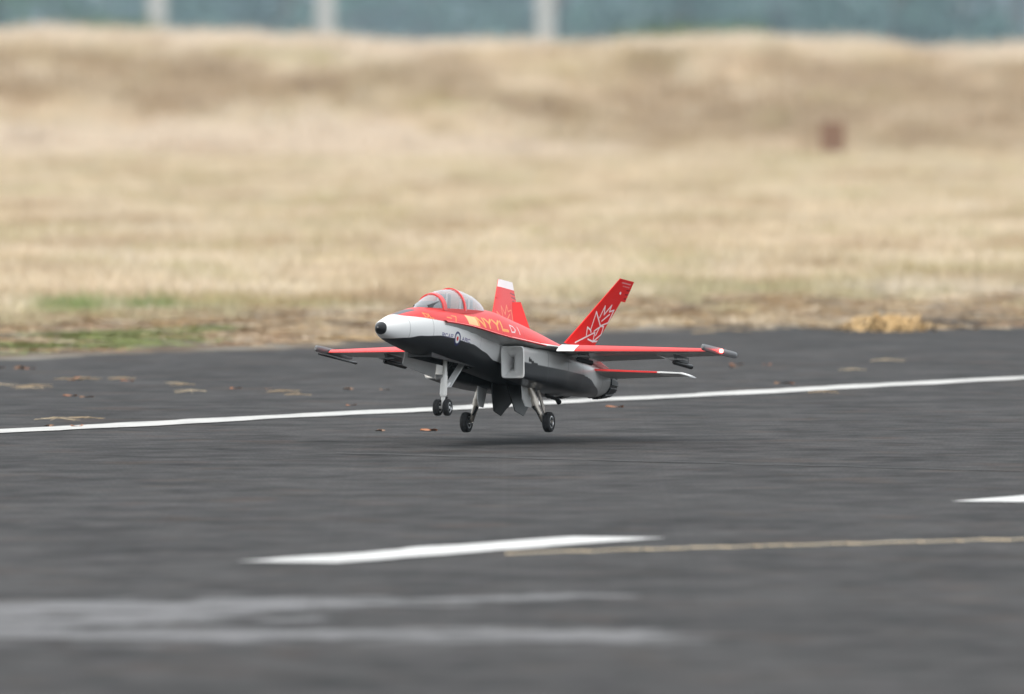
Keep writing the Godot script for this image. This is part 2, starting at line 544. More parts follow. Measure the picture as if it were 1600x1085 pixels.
func build_jet() -> void:
	var jet := Node3D.new()
	jet.name = numbered("model_jet")
	add_child(jet)
	tag(jet, "red and white model fighter jet with wheels down just above the runway", "model jet")
	var th := 0.353
	var pt := 0.10345
	var ro := 0.00969
	var fw := Vector3(-sin(th) * cos(pt), sin(pt), cos(th) * cos(pt))
	var lf := Vector3.UP.cross(fw).normalized()
	var up := fw.cross(lf)
	var l2 := lf * cos(ro) + up * sin(ro)
	var u2 := up * cos(ro) - lf * sin(ro)
	jet.transform = Transform3D(Basis(-l2, u2, -fw), Vector3(-0.0025, 0.3545, -71.0))

	var red := paint(RED)
	var two := vcol(0.4, 0.2)
	var slate := paint(SLATE, 0.3, 0.6)
	var pale := paint(PALE)
	var white := paint(WHITE)
	var black := paint(Color(0.012, 0.012, 0.013), 0.45, 0.0)
	var rubber := paint(Color(0.016, 0.016, 0.017), 0.8, 0.0)
	var steel := metal(Color(0.55, 0.5, 0.44), 0.32)
	var alloy := metal(Color(0.72, 0.72, 0.72), 0.3)
	var grey := paint(Color(0.16, 0.165, 0.17), 0.5, 0.1)

	# fuselage, open where the nose wheel bay is
	var st := Shape.new()
	var rows := []
	var uvs := []
	var NV := 72
	var as_ := []
	for k in 12:
		as_.append(-0.46 + 1.3 * pow(k / 12.0, 1.7))
	for k in 68:
		as_.append(0.84 + (15.6 - 0.84) * k / 67.0)
	for a in as_:
		var line := []
		var ul := []
		for k in NV + 1:
			var q := hull(a, float(k) / NV)
			line.append(B(q.x, q.y, q.z))
			ul.append(Vector2((a + 0.5) / 16.5, float(k) / NV))
		rows.append(line)
		uvs.append(ul)
	var bay := func(r: int, k: int) -> bool:
		var q: Vector3 = hull(as_[r], (k + 0.5) / NV)
		return q.x > 2.9 and q.x < 6.3 and absf(q.y) < 0.36 and q.z < 0.0
	st.grid(rows, false, uvs, bay)
	st.cap(rows[-1])
	st.cap(rows[0], true)
	var skin := paint(Color(1, 1, 1), 0.42, 0.12)
	skin.metallic_specular = 0.35
	skin.albedo_texture = fuselage_paint()
	obj("fuselage", st.mesh(50.0), skin, jet)
	st = Shape.new()   # the bay's walls and roof
	var bz := -0.18
	for q in [[2.9, -0.36, 2.9, 0.36], [6.3, 0.36, 6.3, -0.36], [2.9, 0.36, 6.3, 0.36], [6.3, -0.36, 2.9, -0.36]]:
		st.face([B(q[0], q[1], -0.68), B(q[2], q[3], -0.68), B(q[2], q[3], bz), B(q[0], q[1], bz)])
	st.face([B(2.9, -0.36, bz), B(2.9, 0.36, bz), B(6.3, 0.36, bz), B(6.3, -0.36, bz)])
	obj("wheel_bay", st.mesh(20.0, false), black, jet)

	# canopy: glass over two seats, red hoops and sill
	var can := func(a: float, g: float, out: float) -> Vector3:
		var f := (a - 2.45) / (7.85 - 2.45)
		var top := curve([[2.45, 0.66], [3.0, 0.90], [3.7, 1.15], [4.4, 1.33], [5.1, 1.42], [5.8, 1.43], [6.5, 1.38], [7.1, 1.28], [7.6, 1.12], [7.85, 1.04]], a)
		var sill := lerpf(0.62, 0.98, f)
		var w: float = 0.47 * pow(maxf(sin(PI * clampf(f, 0.0, 1.0)), 0.0), 0.55) + 0.01
		return B(a, (w + out) * cos(g), sill + (maxf(top - sill, 0.0) + out) * sin(g))
	st = Shape.new()
	rows = []
	for k in 25:
		var line := []
		for j in 15:
			line.append(can.call(2.45 + 5.4 * k / 24.0, PI * j / 14.0, 0.0))
		rows.append(line)
	st.grid(rows)
	var glass := StandardMaterial3D.new()
	glass.albedo_color = Color(0.60, 0.62, 0.64, 0.5)
	glass.transparency = BaseMaterial3D.TRANSPARENCY_ALPHA
	glass.roughness = 0.04
	var cg := obj("canopy", st.mesh(60.0), glass, jet)
	for hoop in [[3.75, 0.10], [5.15, 0.055]]:
		st = Shape.new()
		rows = []
		for j in 17:
			var g := PI * j / 16.0
			rows.append([can.call(hoop[0] - hoop[1], g, 0.006), can.call(hoop[0] - hoop[1], g, 0.035), can.call(hoop[0] + hoop[1], g, 0.035), can.call(hoop[0] + hoop[1], g, 0.006)])
		st.loft(rows)
		obj("hoop", st.mesh(40.0), red, cg)
	for sgn in [1.0, -1.0]:
		st = Shape.new()
		rows = []
		for k in 21:
			var a := 2.6 + 5.1 * k / 20.0
			var g0: float = 0.0 if sgn > 0 else PI
			var q: Vector3 = can.call(a, g0, 0.02)
			rows.append([q + B(10.3, 0, -0.07), q + B(10.3, 0, 0.05), q + B(10.3, -0.05 * sgn, 0.05), q + B(10.3, -0.05 * sgn, -0.07)])
		st.loft(rows)
		obj("sill", st.mesh(40.0), red, cg)
	for a in [3.9, 5.7]:   # ejection seats with a pale headrest and rails
		st = Shape.new()
		st.hexa([B(a, -0.2, 0.55), B(a, 0.2, 0.55), B(a, 0.2, 0.72), B(a, -0.2, 0.72), B(a + 0.7, -0.2, 0.55), B(a + 0.7, 0.2, 0.55), B(a + 0.7, 0.2, 0.72), B(a + 0.7, -0.2, 0.72)])
		st.hexa([B(a + 0.62, -0.2, 0.6), B(a + 0.62, 0.2, 0.6), B(a + 0.74, 0.17, 1.24), B(a + 0.74, -0.17, 1.24), B(a + 0.82, -0.2, 0.6), B(a + 0.82, 0.2, 0.6), B(a + 0.9, 0.17, 1.24), B(a + 0.9, -0.17, 1.24)])
		var seat := obj("seat", st.mesh(30.0), black, jet)
		st = Shape.new()
		for s in [-0.13, 0.13]:
			st.tube([B(a + 0.66, s, 0.62), B(a + 0.72, s, 1.26)], [0.03 * S, 0.03 * S], 6)
		obj("rail", st.mesh(), pale, seat)
	st = Shape.new()   # instrument hood behind the windscreen
	st.hexa([B(2.9, -0.25, 0.7), B(2.9, 0.25, 0.7), B(2.9, 0.22, 0.78), B(2.9, -0.22, 0.78), B(3.6, -0.36, 0.7), B(3.6, 0.36, 0.7), B(3.6, 0.3, 0.95), B(3.6, -0.3, 0.95)])
	obj("instrument_hood", st.mesh(30.0), black, jet)

	# leading edge extensions and the flat back between them and the tail
	var edge := [[3.1, 0.70, 0.33], [3.8, 0.79, 0.34], [4.5, 0.90, 0.33], [5.05, 1.0, 0.30], [5.8, 1.22, 0.22], [6.4, 1.38, 0.17], [7.0, 1.5, 0.15], [7.8, 1.7, 0.11], [8.2, 1.8, 0.09], [8.75, 1.86, 0.12], [10.0, 1.86, 0.14], [12.3, 1.86, 0.14], [13.0, 1.6, 0.12], [14.2, 1.3, 0.10], [15.3, 1.1, 0.05]]
	for sgn in [1.0, -1.0]:
		st = Shape.new()
		var tops := []
		var lows := []
		var rims := []
		for e in edge:
			var inner: float = minf(0.62, e[1] - 0.06) if e[0] < 12 else 0.35
			var zi: float = 0.36 + 0.04 * clampf((e[0] - 4.0) / 6.0, 0.0, 1.0)
			var t := 0.028
			var mid: float = lerpf(inner, e[1], 0.55)
			tops.append([B(e[0], sgn * inner, maxf(zi, e[2] + t)), B(e[0], sgn * mid, e[2] + t + 0.3 * maxf(zi - e[2], 0.0)), B(e[0], sgn * e[1], e[2] + t)])
			rims.append([B(e[0], sgn * e[1], e[2] + t), B(e[0], sgn * (e[1] + 0.035), e[2]), B(e[0], sgn * e[1], e[2] - t)])
			lows.append([B(e[0], sgn * e[1], e[2] - t), B(e[0], sgn * mid, e[2] - t - 0.05), B(e[0], sgn * inner, minf(0.1, e[2] - 0.1))])
		for part in [[tops, 0, 9, RED], [tops, 8, 15, WHITE], [rims, 0, 9, RED], [rims, 8, 15, PALE], [lows, 0, 15, PALE]]:
			st.col = part[3]
			var g: Array = part[0].slice(part[1], part[2])
			if sgn < 0:
				for r in g:
					r.reverse()
			st.grid(g)
		obj("leading_edge_extension", st.mesh(40.0, false), two, jet)

	# intakes and engine nacelles
	var nskin := paint(Color(1, 1, 1), 0.34, 0.35)
	nskin.metallic_specular = 0.3
	nskin.albedo_texture = nacelle_paint()
	for sgn in [1.0, -1.0]:
		st = Shape.new()
		rows = []
		uvs = []
		for k in 33:
			var a := 7.3 + 8.2 * k / 32.0
			var line := []
			var ul := []
			for j in 49:
				var q := nacelle_point(a, j / 48.0)
				line.append(B(q.x - (0.12 * (q.z + 0.45) if k == 0 else 0.0), sgn * q.y, q.z))
				ul.append(Vector2((a - 7.3) / 8.2, j / 48.0))
			rows.append(line)
			uvs.append(ul)
		st.grid(rows, false, uvs)
		var nac := obj("nacelle", st.mesh(45.0), nskin, jet)
		st = Shape.new()   # lip and duct, drawing in towards a slot beside the fuselage
		rows = []
		for q in [[7.3, 0.0, 1.15, 1.0, 1.0], [7.28, 0.025, 1.15, 1.0, 1.0], [7.40, 0.04, 1.145, 0.97, 0.97], [7.6, 0.05, 1.09, 0.76, 0.86], [7.8, 0.05, 0.96, 0.36, 0.62], [7.95, 0.05, 0.90, 0.15, 0.46], [8.8, 0.05, 0.86, 0.10, 0.40], [11.5, 0.05, 0.80, 0.08, 0.36]]:
			var line := []
			for j in 48:
				var n := nacelle_point(7.3, j / 48.0, q[1])
				var cz := -0.40
				line.append(B(q[0] - (0.12 * (n.z + 0.45) if q[0] < 7.4 else 0.0), sgn * (q[2] + (n.y - 1.15) * q[3]), cz + (n.z - cz) * q[4]))
			rows.append(line)
		st.grid(rows, true)
		obj("duct", st.mesh(50.0, false), white, nac)
		st = Shape.new()
		st.cap(rows[-1])
		obj("fan_face", st.mesh(), black, nac)
		# nozzle
		st = Shape.new()
		var o := B(15.5, sgn * 0.625, -0.31)
		st.lathe(o, Vector3(0, 0, 1), [Vector2(-0.02, 0.30) * S, Vector2(-0.02, 0.47) * S, Vector2(0.1, 0.475) * S, Vector2(0.55, 0.43) * S, Vector2(0.95, 0.37) * S, Vector2(0.95, 0.34) * S, Vector2(0.3, 0.38) * S, Vector2(0.0, 0.3) * S], 28)
		var nz := obj("nozzle", st.mesh(35.0), metal(Color(0.05, 0.048, 0.045), 0.5), jet)
		for k in 12:   # petals
			var g := TAU * k / 12.0
			var d := Vector3(cos(g), sin(g), 0)
			var s := Vector3(-sin(g), cos(g), 0)
			st = Shape.new()
			st.hexa([o + d * 0.472 * S - s * 0.09 * S + Vector3(0, 0, 0.1) * S, o + d * 0.472 * S + s * 0.09 * S + Vector3(0, 0, 0.1) * S, o + d * 0.5 * S + s * 0.08 * S + Vector3(0, 0, 0.1) * S, o + d * 0.5 * S - s * 0.08 * S + Vector3(0, 0, 0.1) * S, o + d * 0.372 * S - s * 0.07 * S + Vector3(0, 0, 0.93) * S, o + d * 0.372 * S + s * 0.07 * S + Vector3(0, 0, 0.93) * S, o + d * 0.395 * S + s * 0.06 * S + Vector3(0, 0, 0.93) * S, o + d * 0.395 * S - s * 0.06 * S + Vector3(0, 0, 0.93) * S])
			obj("petal", st.mesh(30.0), black, nz)

	# wings
	for sgn in [1.0, -1.0]:
		var w := obj("wing", wing_strip(sgn, 1.86, 5.72, 0.14, 0.70, 0.0, RED, PALE), two, jet)
		obj("leading_edge_flap", wing_strip(sgn, 1.9, 2.35, 0.0, 0.135, 0.3, WHITE, PALE), two, w)
		obj("leading_edge_flap", wing_strip(sgn, 2.36, 5.70, 0.0, 0.135, 0.3, RED, PALE), two, w)
		obj("flap", wing_strip(sgn, 1.92, 3.9, 0.705, 1.0, 0.12, RED, PALE), two, w)
		obj("aileron", wing_strip(sgn, 3.93, 5.66, 0.705, 1.0, 0.08, RED, PALE), two, w)
		# wing tip rail
		st = Shape.new()
		var ring := func(a: float, r: float) -> Array:
			var out := []
			for k in 8:
				var g := TAU * (k + 0.5) / 8
				out.append(B(a, sgn * (5.82 + 0.07 * r * cos(g)), 0.2 + 0.10 * r * sin(g)))
			return out
		st.loft([ring.call(10.0, 0.5), ring.call(10.1, 0.95), ring.call(10.5, 1.0), ring.call(12.7, 1.0), ring.call(12.85, 0.9)])
		var rail := obj("wing_tip_rail", st.mesh(35.0), grey, jet)
		st = Shape.new()
		st.tube([B(10.3, sgn * 5.83, 0.06), B(12.9, sgn * 5.83, 0.05), B(13.3, sgn * 5.83, 0.06)], [0.03 * S, 0.03 * S, 0.045 * S], 8)
		if sgn < 0:
			obj("launch_rail", st.mesh(), black, rail)
		if sgn > 0:
			st = Shape.new()
			var o := B(11.35, 5.90, 0.2)
			st.lathe(o, Vector3(-1, 0, 0), [Vector2(-0.02, 0.05) * S, Vector2(0.03, 0.06) * S, Vector2(0.06, 0.05) * S, Vector2(0.08, 0.02) * S], 12)
			var lamp := StandardMaterial3D.new()
			lamp.albedo_color = Color(1, 0.1, 0.1)
			lamp.emission_enabled = true
			lamp.emission = Color(1.0, 0.30, 0.28)
			lamp.emission_energy_multiplier = 14.0
			obj("navigation_light", st.mesh(), lamp, rail)
			var lt := OmniLight3D.new()
			lt.name = "lamp_light"
			lt.position = o + Vector3(-0.13, 0.02, 0) * S
			lt.light_color = Color(1.0, 0.12, 0.1)
			lt.light_energy = 0.0022
			lt.light_size = 0.01
			lt.omni_range = 4.0
			lt.omni_attenuation = 2.0
			lt.shadow_enabled = true
			rail.add_child(lt)
		# pylons with launchers
		for py in ([[9.9, 2.15, 0.8], [11.0, 4.65, 1.1]] if sgn > 0 else [[10.4, 3.85, 1.3]]):
			st = Shape.new()
			var a: float = py[0]
			var l: float = py[1] * sgn
			st.slab([B(a, l, 0.08), B(a + 0.15, l, -0.10), B(a + py[2], l, -0.10), B(a + py[2], l, 0.06)], Vector3(0.08 * S, 0, 0))
			var pyl := obj("pylon", st.mesh(30.0), grey, jet)
			st = Shape.new()
			st.tube([B(a - 0.1, l, -0.15), B(a, l, -0.15), B(a + py[2], l, -0.16), B(a + py[2] + 0.3, l, -0.16)], [0.03 * S, 0.065 * S, 0.065 * S, 0.075 * S], 10)
			obj("launcher", st.mesh(), black, pyl)
			st = Shape.new()
			st.hexa([B(a + 0.1, l - 0.22, -0.07), B(a + 0.1, l + 0.22, -0.07), B(a + 0.1, l + 0.22, -0.03), B(a + 0.1, l - 0.22, -0.03), B(a + 0.5, l - 0.22, -0.07), B(a + 0.5, l + 0.22, -0.07), B(a + 0.5, l + 0.22, -0.03), B(a + 0.5, l - 0.22, -0.03)])
			obj("bracket", st.mesh(), pale if sgn > 0 else grey, pyl)

	# fins and rudders
	var fskin := paint(Color(1, 1, 1), 0.4, 0.15)
	fskin.metallic_specular = 0.3
	fskin.albedo_texture = fin_paint()
	for sgn in [1.0, -1.0]:
		var f := obj("fin", fin_plate(sgn, [[-0.05, 11.45, 13.63, 0.05, 0.045], [0.15, 11.96, 13.91, 0.045, 0.04], [0.40, 12.58, 14.26, 0.04, 0.032], [0.6945, 13.31, 14.66, 0.03, 0.024]]), fskin, jet)
		obj("fin_tip", fin_plate(sgn, [[0.695, 13.31, 15.03, 0.03, 0.012], [0.85, 13.69, 15.13, 0.026, 0.01], [1.0, 14.06, 15.22, 0.02, 0.008]]), fskin, f)
		obj("rudder", fin_plate(sgn, [[0.04, 13.77, 14.72, 0.04, 0.01], [0.40, 14.275, 14.90, 0.03, 0.01], [0.685, 14.67, 15.06, 0.023, 0.01]], 1.0, -0.36), fskin, f)

	# tailplanes
	for sgn in [1.0, -1.0]:
		st = Shape.new()
		var halves := [[], []]
		for r in [[1.15, 13.1, 16.2, 0.075], [2.0, 14.1, 16.35, 0.06], [2.72, 14.95, 16.5, 0.048], [2.721, 14.95, 16.5, 0.048], [3.2, 15.55, 16.6, 0.036], [3.32, 15.95, 16.62, 0.02]]:
			for s in 2:
				var line := []
				for k in 6:
					var c: float = k / 5.0
					var t: float = r[3] * (0.45 if k == 0 else 0.12 if k == 5 else 1.0 - 0.6 * maxf(c - 0.4, 0.0))
					line.append(B(lerpf(r[1], r[2], c), sgn * r[0], lerpf(-0.16, -0.06, (r[0] - 1.15) / 2.17) - (0.05 if r[0] > 3.25 else 0.0) + (t if s == 0 else -t)))
				halves[s].append(line)
		for part in [[0, 3, RED, PALE], [3, 6, WHITE, WHITE]]:
			var tp: Array = halves[0].slice(part[0], part[1])
			var lw: Array = halves[1].slice(part[0], part[1])
			var le := []
			var te := []
			for k in tp.size():
				le.append([lw[k][0], tp[k][0]])
				te.append([tp[k][5], lw[k][5]])
			st.col = part[2]
			st.grid(tp)
			st.grid(le)
			st.grid(te)
			st.col = part[3]
			for k in lw.size():
				lw[k] = lw[k].duplicate()
				lw[k].reverse()
			st.grid(lw)
		st.col = WHITE
		var ends: Array = halves[0][5].duplicate()
		var back: Array = halves[1][5].duplicate()
		back.reverse()
		st.cap(ends + back)
		obj("tailplane", st.mesh(45.0), two, jet)

	# arrestor hook
	st = Shape.new()
	st.tube([B(12.4, 0.3, -0.95), B(13.3, 0.3, -1.0), B(13.5, 0.3, -1.06)], [0.05 * S, 0.05 * S, 0.08 * S], 8)
	obj("arrestor_hook", st.mesh(), black, jet)

	# nose gear
	st = Shape.new()
	st.tube([B(4.98, 0, -0.3), B(4.94, 0, -1.0), B(4.94, 0, -1.05)], [0.062 * S, 0.062 * S, 0.10 * S], 12)
	st.tube([B(4.93, 0, -1.03), B(4.88, 0, -1.56), B(4.88, 0, -1.62)], [0.095 * S, 0.105 * S, 0.085 * S], 12)
	st.tube([B(4.88, 0, -1.6), B(4.85, 0, -1.95)], [0.055 * S, 0.055 * S], 10)
	st.tube([B(4.85, -0.2, -1.93), B(4.85, 0.2, -1.93)], [0.045 * S, 0.045 * S], 10)
	var ng := obj("nose_gear", st.mesh(), paint(Color(0.78, 0.76, 0.72), 0.4, 0.3), jet)
	st = Shape.new()
	st.tube([B(4.9, -0.02, -1.06), B(4.8, -0.22, -1.08)], [0.06 * S, 0.075 * S], 8)
	obj("taxi_light", st.mesh(), alloy, ng)
	st = Shape.new()
	st.hexa([B(6.35, -0.09, -0.52), B(6.35, 0.09, -0.52), B(6.25, 0.09, -0.64), B(6.25, -0.09, -0.64), B(5.32, -0.1, -1.22), B(5.32, 0.1, -1.22), B(5.22, 0.1, -1.33), B(5.22, -0.1, -1.33)])
	st.tube([B(5.35, 0, -1.2), B(4.92, 0, -1.45)], [0.035 * S, 0.035 * S], 8)
	obj("drag_brace", st.mesh(30.0), white, ng)
	st = Shape.new()
	st.tube([B(5.0, 0, -0.95), B(5.2, 0, -0.8), B(5.6, 0, -0.55)], [0.03 * S, 0.03 * S, 0.03 * S], 8)
	obj("retraction_jack", st.mesh(), black, ng)
	st = Shape.new()
	st.tube([B(5.0, 0.0, -1.5), B(5.18, 0, -1.62), B(4.95, 0, -1.85)], [0.025 * S, 0.03 * S, 0.025 * S], 8)
	obj("torque_link", st.mesh(), black, ng)
	var wheel := func(called: String, o: Vector3, axis: Vector3, r: float, w: float) -> void:
		var s2 := Shape.new()
		s2.lathe(o, axis, [Vector2(-w * 0.36, r * 0.58), Vector2(-w * 0.5, r * 0.66), Vector2(-w * 0.5, r * 0.84), Vector2(-w * 0.38, r * 0.96), Vector2(-w * 0.2, r), Vector2(-w * 0.05, r), Vector2(-w * 0.03, r * 0.975), Vector2(w * 0.03, r * 0.975), Vector2(w * 0.05, r), Vector2(w * 0.2, r), Vector2(w * 0.38, r * 0.96), Vector2(w * 0.5, r * 0.84), Vector2(w * 0.5, r * 0.66), Vector2(w * 0.36, r * 0.58)], 32)
		var t := obj(called, s2.mesh(35.0), rubber, jet)
		s2 = Shape.new()
		s2.lathe(o, axis, [Vector2(-w * 0.42, 0.001), Vector2(-w * 0.44, r * 0.16), Vector2(-w * 0.3, r * 0.22), Vector2(-w * 0.26, r * 0.46), Vector2(-w * 0.44, r * 0.52), Vector2(-w * 0.43, r * 0.6), Vector2(w * 0.43, r * 0.6), Vector2(w * 0.44, r * 0.52), Vector2(w * 0.26, r * 0.46), Vector2(w * 0.3, r * 0.22), Vector2(w * 0.44, r * 0.16), Vector2(w * 0.42, 0.001)], 24)
		obj("rim", s2.mesh(30.0), alloy, t)
	for sgn in [1.0, -1.0]:
		wheel.call("nose_wheel", B(4.85, 0.145 * sgn, -1.93), Vector3(-1, 0, 0), 0.235 * S, 0.17 * S)
	st = Shape.new()   # the right-hand bay door, hanging open, pale inside
	st.slab([B(2.9, -0.42, -0.47), B(3.4, -0.68, -0.80), B(3.55, -0.71, -0.86), B(6.05, -0.72, -1.0), B(5.5, -0.46, -0.56), B(4.4, -0.42, -0.50)], Vector3(0.03 * S, 0, 0))
	obj("nose_gear_door", st.mesh(20.0), white, jet)

	# main gear
	for sgn in [1.0, -1.0]:
		st = Shape.new()
		st.tube([B(9.85, 0.72 * sgn, -0.8), B(9.9, 0.82 * sgn, -1.12), B(9.92, 0.88 * sgn, -1.3)], [0.1 * S, 0.095 * S, 0.085 * S], 12)
		st.tube([B(9.92, 0.86 * sgn, -1.26), B(9.95, 0.90 * sgn, -1.45)], [0.11 * S, 0.11 * S], 12)
		st.tube([B(9.93, 0.88 * sgn, -1.4), B(10.1, 1.08 * sgn, -1.88)], [0.075 * S, 0.07 * S], 10)
		st.tube([B(10.1, 1.05 * sgn, -1.88), B(10.12, 1.36 * sgn, -1.9)], [0.055 * S, 0.05 * S], 10)
		var mg := obj("main_gear", st.mesh(), steel, jet)
		st = Shape.new()
		st.tube([B(10.25, 0.86 * sgn, -1.0), B(10.3, 1.0 * sgn, -1.5), B(10.15, 1.12 * sgn, -1.84)], [0.045 * S, 0.05 * S, 0.04 * S], 8)
		obj("shock_absorber", st.mesh(), metal(Color(0.4, 0.36, 0.32), 0.4), mg)
		st = Shape.new()
		st.tube([B(9.9, 0.9 * sgn, -1.42), B(9.9, 0.84 * sgn, -1.5), B(9.98, 1.0 * sgn, -1.72)], [0.035 * S, 0.045 * S, 0.03 * S], 8)
		obj("torque_link", st.mesh(), black, mg)
		wheel.call("main_wheel", B(10.12, 1.24 * sgn, -1.91), Vector3(-1, 0, 0), 0.29 * S, 0.22 * S)
		st = Shape.new()   # inner door, its dark outer paint towards the middle
		st.slab([B(9.35, 0.22 * sgn, -0.85), B(9.5, 0.26 * sgn, -1.15), B(9.85, 0.32 * sgn, -1.62), B(10.5, 0.34 * sgn, -1.7), B(10.8, 0.32 * sgn, -1.5), B(11.3, 0.26 * sgn, -1.2), B(11.4, 0.22 * sgn, -0.85)], Vector3(0.03 * S, 0, 0))
		obj("main_gear_door", st.mesh(20.0), black, jet)
		st = Shape.new()   # outer door
		st.slab([B(9.4, 0.66 * sgn, -0.88), B(9.45, 0.68 * sgn, -1.3), B(9.65, 0.7 * sgn, -1.5), B(10.05, 0.72 * sgn, -1.5), B(10.3, 0.7 * sgn, -0.9)], Vector3(0.03 * S, 0, 0))
		obj("main_gear_door", st.mesh(20.0), white, jet)

# ---------------------------------------------------------------- the place
const U := Vector3(0.37428, 0, -0.92732)     # along the runway, away from the camera
const N := Vector3(-0.92732, 0, -0.37428)    # across it, towards the field
const EDGE := 35.9

func on(s: float, t: float, y := 0.0) -> Vector3:
	return U * s + N * t + Vector3(0, y, 0)

var n_big := noise(3, 0.35, 3)
var n_mid := noise(5, 1.6, 3)
var n_fine := noise(7, 6.0, 2)
var n_soft := noise(11, 0.06, 3)
var n_edge := noise(13, 0.5, 3)

func sheet(called: String, s_at: Array, t_at: Array, y: float, tint: Callable, mat: Material) -> MeshInstance3D:
	var v := PackedVector3Array()
	var nn := PackedVector3Array()
	var c := PackedColorArray()
	var ix := PackedInt32Array()
	var m := t_at.size()
	for s in s_at:
		for t in t_at:
			var q := on(s, t, y)
			v.append(q)
			nn.append(Vector3.UP)
			c.append(tint.call(s, t, q))
	for i in s_at.size() - 1:
		for j in m - 1:
			var k := i * m + j
			ix.append_array([k, k + 1, k + m + 1, k, k + m + 1, k + m])
	var arr := []
	arr.resize(Mesh.ARRAY_MAX)
	arr[Mesh.ARRAY_VERTEX] = v
	arr[Mesh.ARRAY_NORMAL] = nn
	arr[Mesh.ARRAY_COLOR] = c
	arr[Mesh.ARRAY_INDEX] = ix
	var am := ArrayMesh.new()
	am.add_surface_from_arrays(Mesh.PRIMITIVE_TRIANGLES, arr)
	var o := obj(called, am, mat)
	o.set_meta("kind", "structure")
	return o

func steps(lo: float, hi: float, d: float, far_lo: float, far_hi: float) -> Array:
	var out := []
	var k := 0
	for f in [far_lo, lerpf(far_lo, lo, 0.5), lerpf(far_lo, lo, 0.85)]:
		if f < lo - 0.5:
			out.append(f)
	while lo + k * d <= hi:
		out.append(lo + k * d)
		k += 1
	for f in [lerpf(far_hi, hi, 0.85), lerpf(far_hi, hi, 0.5), far_hi]:
		if f > hi + 0.5:
			out.append(f)
	return out

func pale_patch(q: Vector3) -> float:   # weight of the pale, broken bands across the near asphalt
	var w := 0.0
	var zc1: float = -51.6 - 0.75 * q.x - 0.35 * n_big.get_noise_2d(q.x * 2.0, 4.0)
	var fade1: float = smoothstep(0.55, 0.0, q.x) * smoothstep(-6.0, -3.0, q.x)
	w = maxf(w, (1.0 - absf(q.z - zc1) / lerpf(1.3, 0.45, clampf(q.x + 1.0, 0.0, 1.0))) * fade1)
	var zc2: float = -48.35 - 0.25 * n_big.get_noise_2d(q.x * 2.0, 9.0)
	var fade2: float = smoothstep(0.75, 0.2, q.x) * smoothstep(-6.0, -3.0, q.x)
	w = maxf(w, (1.0 - absf(q.z - zc2) / 0.95) * fade2)
	var zc3: float = -49.6 - 0.5 * (q.x + 1.0)
	w = maxf(w, 0.9 * (1.0 - absf(q.z - zc3) / 0.8) * smoothstep(-0.3, -0.9, q.x) * smoothstep(-6.0, -3.0, q.x))
	return clampf(w, 0.0, 1.0)

func asphalt_tint(_s: float, t: float, q: Vector3) -> Color:
	var b := n_big.get_noise_2d(q.x, q.z)
	var m := n_mid.get_noise_2d(q.x, q.z)
	var f := n_fine.get_noise_2d(q.x, q.z)
	var k := 0.078 * (1.0 + 0.22 * b + 0.62 * m + 0.50 * f)
	var c := Color(k * 1.02, k * 0.98, k * 0.985)
	var rust := smoothstep(0.30, 0.55, n_mid.get_noise_2d(q.x * 0.8 + 50.0, q.z * 0.8 - 20.0))
	c = c.lerp(Color(0.14, 0.10, 0.08), 0.35 * rust)
	var w := pale_patch(q)
	if w > 0.0:
		var k2 := smoothstep(0.36, 0.66, w * 0.95 + 0.75 * n_mid.get_noise_2d(q.x * 0.9 + 9.0, q.z * 1.3) + 0.2 * f)
		c = c.lerp(Color(0.31, 0.31, 0.322), 0.9 * k2)
	# soil and straw washed over the far edge
	var d := t - EDGE + 1.1 * n_edge.get_noise_2d(q.x * 0.9, q.z * 0.5) + 0.5 * m + 0.3 * f
	var soil := smoothstep(-0.25, 0.15, d)
	if soil > 0.0:
		c = c.lerp(verge_color(q), soil)
	return c

func verge_color(q: Vector3) -> Color:
	var m := n_mid.get_noise_2d(q.x * 0.7 + 30.0, q.z * 0.7)
	var f := n_fine.get_noise_2d(q.x * 0.6, q.z * 0.6)
	var c := Color(0.30, 0.245, 0.185).lerp(Color(0.16, 0.105, 0.07), smoothstep(-0.1, 0.45, m))
	c = c.lerp(Color(0.36, 0.34, 0.30), smoothstep(0.1, 0.4, -m + 0.4 * f))
	return c

func ground_height(x: float, z: float) -> float:
	var d := -z
	var h := -0.03
	var crest := 1.42 - 0.022 * x * (1.0 if x > 0 else 0.4) + 0.16 * n_soft.get_noise_2d(x * 4.0, 7.0)
	var up := smoothstep(222.0, 246.0, d + 5.0 * n_soft.get_noise_2d(x * 2.0, z))
	var dn := smoothstep(262.0, 286.0, d)
	h += crest * up * (1.0 - dn)
	if d > 110.0:
		h += 0.10 * n_soft.get_noise_2d(x * 1.5 + 40.0, z * 0.5) * smoothstep(110.0, 140.0, d) * (1.0 - smoothstep(300.0, 400.0, d))
	return h

